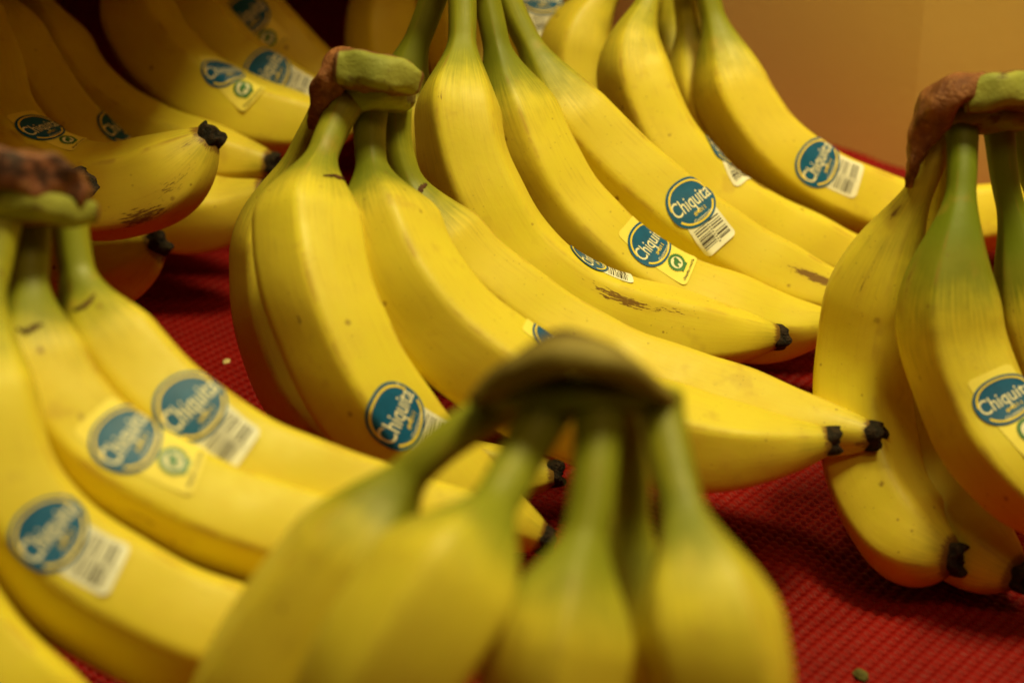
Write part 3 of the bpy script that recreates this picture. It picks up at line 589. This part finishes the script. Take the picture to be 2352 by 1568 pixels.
   dict(pts=[[-0.2373, 0.8405, 0.1056], [-0.2273, 0.8179, 0.0737], [-0.2155, 0.7994, 0.0518], [-0.1965, 0.7825, 0.0371], [-0.1766, 0.7723, 0.0307], [-0.1569, 0.7663, 0.0322], [-0.1417, 0.7637, 0.0401], [-0.135, 0.7634, 0.0458]], roll=0.5, green=0.3, tipstyle=1, R=0.01683, stem=0.026, neck=0.028, rs=0.0054, taper=0.03, sharp=0.56, rtip=0.0052, seed=122, stickers=[], scars=[], cracks=[]),
  ]),
 dict(label='shaded banana bunch with three close fingers, each with a sticker, behind the upturned tips', base=[-0.117, 0.9052, 0.002],
  pieces=[{'name': 'crown', 'kind': 'green', 'pts': [[-0.1699, 0.9311, 0.127], [-0.1573, 0.9467, 0.1243], [-0.1411, 0.9653, 0.1166]], 'rr': [[0.006, 0.01], [0.007, 0.01], [0.006, 0.01]], 'lean': 0, 'e': 2.6}],
  fingers=[
   dict(pts=[[-0.1693, 0.9269, 0.1254], [-0.1658, 0.9088, 0.1062], [-0.157, 0.8923, 0.0858], [-0.1421, 0.8785, 0.0706], [-0.1216, 0.8678, 0.0611], [-0.1013, 0.8628, 0.056], [-0.0831, 0.8616, 0.0538], [-0.0649, 0.8621, 0.0546]], roll=-0.415, green=0.35, tipstyle=1, R=0.018156, stem=0.024, neck=0.028, rs=0.0054, taper=0.05, sharp=0.56, rtip=0.0047, seed=119, stickers=[['B', 0.1025, 5.585, 0.45]], scars=[], cracks=[]),
   dict(pts=[[-0.1557, 0.9464, 0.1195], [-0.1487, 0.929, 0.0995], [-0.1385, 0.9148, 0.0836], [-0.1227, 0.9019, 0.0699], [-0.1039, 0.8918, 0.0594], [-0.0852, 0.8883, 0.0528], [-0.0647, 0.8874, 0.0512]], roll=0.5, green=0.35, tipstyle=1, R=0.01734, stem=0.024, neck=0.028, rs=0.0054, taper=0.05, sharp=0.56, rtip=0.0047, seed=124, stickers=[['A', 0.0987, 6.065, 0.0]], scars=[], cracks=[]),
   dict(pts=[[-0.1425, 0.9668, 0.1132], [-0.1328, 0.9491, 0.0948], [-0.1181, 0.9345, 0.08], [-0.1004, 0.9211, 0.0634], [-0.0809, 0.9105, 0.0521], [-0.0584, 0.907, 0.0453]], roll=0.5, green=0.35, tipstyle=1, R=0.01734, stem=0.024, neck=0.028, rs=0.0054, taper=0.05, sharp=0.56, rtip=0.0047, seed=129, stickers=[['B', 0.0617, 0.087, -0.03]], scars=[], cracks=[]),
  ]),
 dict(label='dim banana bunch mostly hidden behind the stems of the other bunches', base=[-0.012, 0.9375, 0.002],
  pieces=[{'name': 'crown', 'kind': 'green', 'pts': [[-0.0349, 0.9829, 0.1072], [-0.015, 0.979, 0.1105], [0.0222, 0.963, 0.1124]], 'rr': [[0.006, 0.01], [0.007, 0.01], [0.006, 0.01]], 'lean': 0, 'e': 2.6}],
  fingers=[
   dict(pts=[[-0.0349, 0.9815, 0.1046], [-0.0485, 0.9683, 0.0904], [-0.0581, 0.9515, 0.0695], [-0.0559, 0.9348, 0.0488], [-0.042, 0.9192, 0.03], [-0.0205, 0.9073, 0.0183]], roll=0.5, green=0.2, tipstyle=1, R=0.01734, stem=0.024, neck=0.028, rs=0.0054, taper=0.05, sharp=0.56, rtip=0.0047, seed=136, stickers=[], scars=[], cracks=[]),
   dict(pts=[[-0.015, 0.9776, 0.1078], [-0.0228, 0.9607, 0.0868], [-0.0227, 0.9413, 0.0608], [-0.0128, 0.9247, 0.0403], [0.0046, 0.9109, 0.0251]], roll=0.5, green=0.2, tipstyle=1, R=0.01734, stem=0.024, neck=0.028, rs=0.0054, taper=0.05, sharp=0.56, rtip=0.0047, seed=141, stickers=[], scars=[], cracks=[]),
   dict(pts=[[0.0222, 0.9616, 0.1098], [0.0114, 0.949, 0.0968], [0.0075, 0.9343, 0.0797], [0.0122, 0.9187, 0.0611], [0.0255, 0.9042, 0.0444], [0.0462, 0.8924, 0.0329]], roll=0.5, green=0.3, tipstyle=1, R=0.01734, stem=0.02, neck=0.028, rs=0.0054, taper=0.05, sharp=0.56, rtip=0.0047, seed=146, stickers=[['A', 0.0434, 6.196, -0.085]], scars=[], cracks=[]),
  ]),
]

def hsh(a):
    x = np.sin(a) * 43758.5453
    return x - np.floor(x)
def build_finger(d, root, origin, seed):
    f = Finger(d['pts'], d['R'], d['roll'], d['stem'], d['neck'], d['rs'], d['taper'], d['rtip'], d['sharp'], d['seed'])
    n, m = 110, 60
    s = np.linspace(0, f.L, n); p = np.linspace(0, 2 * np.pi, m, endpoint=False)
    S, P = np.meshgrid(s, p, indexing='ij')
    X = f.surf(S, P)
    q, h = f.ridgeness(P)
    end = f.L - S
    gr = d['green'] * (1 - sstep(f.stem - .004, f.stem + f.neck * 1.25, S)) * 1.0 + .42 * np.exp(-(end / .012) ** 1.5) + d['green'] * .16 * np.exp(-((S - f.stem - f.neck) / .05) ** 2)
    sc = np.zeros_like(S)
    for s0, p0, ls, wp, stg in d['scars']:
        dp = (P - p0 + np.pi) % (2 * np.pi) - np.pi
        sc = np.maximum(sc, stg * np.exp(-((S - s0) / ls) ** 2 - (dp / wp) ** 2))
    sc = np.maximum(sc, 1.5 * np.exp(-(end / .0030) ** 2))
    V = X.reshape(-1, 3)
    faces = grid_faces(n, m)
    V = np.vstack([V, X[0].mean(0), X[-1].mean(0)])
    faces += [(n * m, (j + 1) % m, j) for j in range(m)] + [(n * m + 1, (n - 1) * m + j, (n - 1) * m + (j + 1) % m) for j in range(m)]
    pad = lambda a: np.r_[a.ravel(), 0, 0]
    uv = np.stack([pad(P * f.R), pad(S)], 1)
    o = new_mesh('banana', V, faces, M_PEEL, root, dict(greenness=pad(gr), ridge=pad(1 - q), scar=pad(sc)), uv, origin=origin)
    # dried blossom end: a crumpled collar with a hollow in it
    k, m2 = 11, 28
    prof_r = np.array([.95, .985, 1.0, .98, .93, .84, .70, .52, .34, .18, .04]) * d['rtip'] * .98
    prof_z = np.array([-.0024, -.0010, .0006, .0020, .0030, .0034, .0028, .0020, .0018, .0024, .0024])
    rg = np.random.RandomState(seed)
    ph = np.linspace(0, 2 * np.pi, m2, endpoint=False)
    t = f.T[-1]; C0 = f.C[-1]
    a1, a2, a3 = rg.uniform(0, 6.28, 3)
    Vt = []
    for i in range(k):
        rr = prof_r[i] * (1.04 + .07 * np.cos(5 * ph - 5 * f.roll) + .06 * np.sin(3 * ph + a1) + .04 * np.sin(7 * ph + a2 + i * .5))
        zz = prof_z[i] + ((.0007) * np.sin(2 * ph + a3) + .0005 * np.sin(5 * ph + a1)) * min(1, i / 3)
        Vt.append(C0 + t * zz[:, None] + rr[:, None] * (np.cos(ph)[:, None] * f.N[-1] + np.sin(ph)[:, None] * f.B[-1]))
    Vt = np.vstack(Vt); ft = grid_faces(k, m2) + [tuple((k - 1) * m2 + j for j in range(m2))]
    new_mesh('tip', Vt, ft, M_TIP, o, origin=origin)
    for j, (typ, s0, p0, ang) in enumerate(d['stickers']):
        sticker(f, typ, s0, p0, ang, o, origin, seed + j)
    for cr in d['cracks']:
        cr = np.array(cr); cr[:, 1] = np.unwrap(cr[:, 1])
        tt = np.linspace(0, 1, 26); t0 = np.linspace(0, 1, len(cr))
        cs = np.interp(tt, t0, cr[:, 0]) + .0006 * (hsh(np.arange(26) * 3.1 + seed) - .5)
        cp = np.interp(tt, t0, cr[:, 1])
        w = .0011 * np.sin(np.pi * np.clip(tt, .04, .96)) ** .5 * (.7 + .6 * hsh(np.arange(26) * 7.7 + seed))
        rows = [f.surf(cs + w * a, cp, b) for a, b in ((-1, -.0002), (-.5, .00035), (.1, .00015), (.6, .00045), (1, -.0002))]
        Vc = np.stack(rows, 1).reshape(-1, 3)
        new_mesh('crack', Vc, grid_faces(26, 5, False), M_CRACK, o, origin=origin)
    return o
def build_piece(d, root, origin, seed):
    """crown parts: a blocky loft along a short path, roughened"""
    P = np.array(d['pts']); rr = np.array(d['rr'])
    n, m = 44, 40
    C = spline(P, n, soft=.0015)
    dd = np.r_[0, np.cumsum(np.linalg.norm(np.diff(P, axis=0), axis=1))]; dd /= dd[-1]
    tt = np.linspace(0, 1, n)
    ra = np.interp(tt, dd, rr[:, 0]); rb = np.interp(tt, dd, rr[:, 1])
    T = np.gradient(C, axis=0); T /= np.linalg.norm(T, axis=1)[:, None]
    deep = np.array([0., math.cos(math.radians(28)), -math.sin(math.radians(28))])   # the thickness runs away from the shelf front
    Bv = deep - T * (T @ deep)[:, None]; Bv /= np.linalg.norm(Bv, axis=1)[:, None]
    Nv = np.cross(Bv, T)
    ph = np.linspace(0, 2 * np.pi, m, endpoint=False); e = d['e']
    cx = np.sign(np.cos(ph)) * np.abs(np.cos(ph)) ** (2 / e); sx = np.sign(np.sin(ph)) * np.abs(np.sin(ph)) ** (2 / e)
    rows, edge = [], []
    capn = 6
    for i in range(n): 
        rows.append((C[i], 1.0, i)); 
    V, E = [], []
    amp = {'cork': .0005, 'cutred': .0008}.get(d['kind'], .00028)
    def ring(c, sc, i):
        w = amp * (np.sin(ph * 2 + i * .17 + seed) + np.sin(ph * 3 - i * .31 + 2 * seed) + .5 * np.sin(ph * 5 + i * .6))
        return c + (cx * (ra[i] * sc + w * sc))[:, None] * Nv[i] + (sx * (rb[i] * sc + w * sc))[:, None] * Bv[i]
    bev = .0018
    for k in range(4):
        V.append(ring(C[0] - T[0] * bev * math.sin(k / 4 * math.pi / 2 + math.pi / 2) , [.25, .6, .82, .94][k], 0)); E.append(np.full(m, .9 - .1 * k))
    for i in range(n):
        V.append(ring(C[i], 1.0, i)); E.append(np.clip(np.maximum(np.abs(cx) ** 3 * .95, .9 * (1 - np.clip(min(tt[i], 1 - tt[i]) / .10, 0, 1))), 0, 1))
    for k in range(4):
        V.append(ring(C[-1] + T[-1] * bev * math.cos(math.pi / 2 * (3 - k) / 4), [.94, .82, .6, .25][k], n - 1)); E.append(np.full(m, .6 + .1 * k))
    V = np.vstack(V); nn = n + 8
    F = grid_faces(nn, m) + [tuple(range(m))[::-1], tuple((nn - 1) * m + j for j in range(m))]
    return new_mesh(d['name'], V, F, M_CROWN[d['kind']], root, dict(edge=np.concatenate(E)), origin=origin)
for bi, b in enumerate(BUNCHES):
    root = bpy.data.objects.new('banana_bunch', None)
    root.empty_display_size = .03
    root.location = b['base']; COL.objects.link(root)
    root['label'] = b['label']; root['category'] = 'bananas'; root['group'] = 'banana bunches on the red mat'
    for k, pc in enumerate(b['pieces']): build_piece(pc, root, b['base'], bi * 3 + k)
    for k, d in enumerate(b['fingers']): build_finger(d, root, b['base'], bi * 11 + k)

# ---------------------------------------------------------------- crumbs on the mat
def crumb(x, y, r, m, label, seed):
    bm = bmesh.new(); bmesh.ops.create_icosphere(bm, subdivisions=2, radius=1)
    for v in bm.verts:
        k = .75 + .5 * float(hsh(np.array(v.co.x * 7.1 + v.co.y * 13.7 + v.co.z * 5.3 + seed)))
        v.co = (v.co.x * r * k * 1.5, v.co.y * r * k, v.co.z * r * k * .5)
    me = bpy.data.meshes.new('crumb'); bm.to_mesh(me); bm.free(); me.materials.append(m)
    o = bpy.data.objects.new('crumb', me); o.location = (x, y, MATZ + r * .3); o.rotation_euler = (0, 0, seed); COL.objects.link(o)
    o['label'] = label; o['category'] = 'crumb'
crumb(-0.11, 0.7502, .0013, plain('pale_crumb', (.62, .50, .22), .7, .2, .2), 'tiny pale crumb on the red mat between two banana bunches', 1.)
crumb(0.1066, 0.5499, .0020, plain('leaf_crumb', (.10, .085, .02), .7, .2, .3), 'small dark green leaf crumb on the open red mat', 2.)
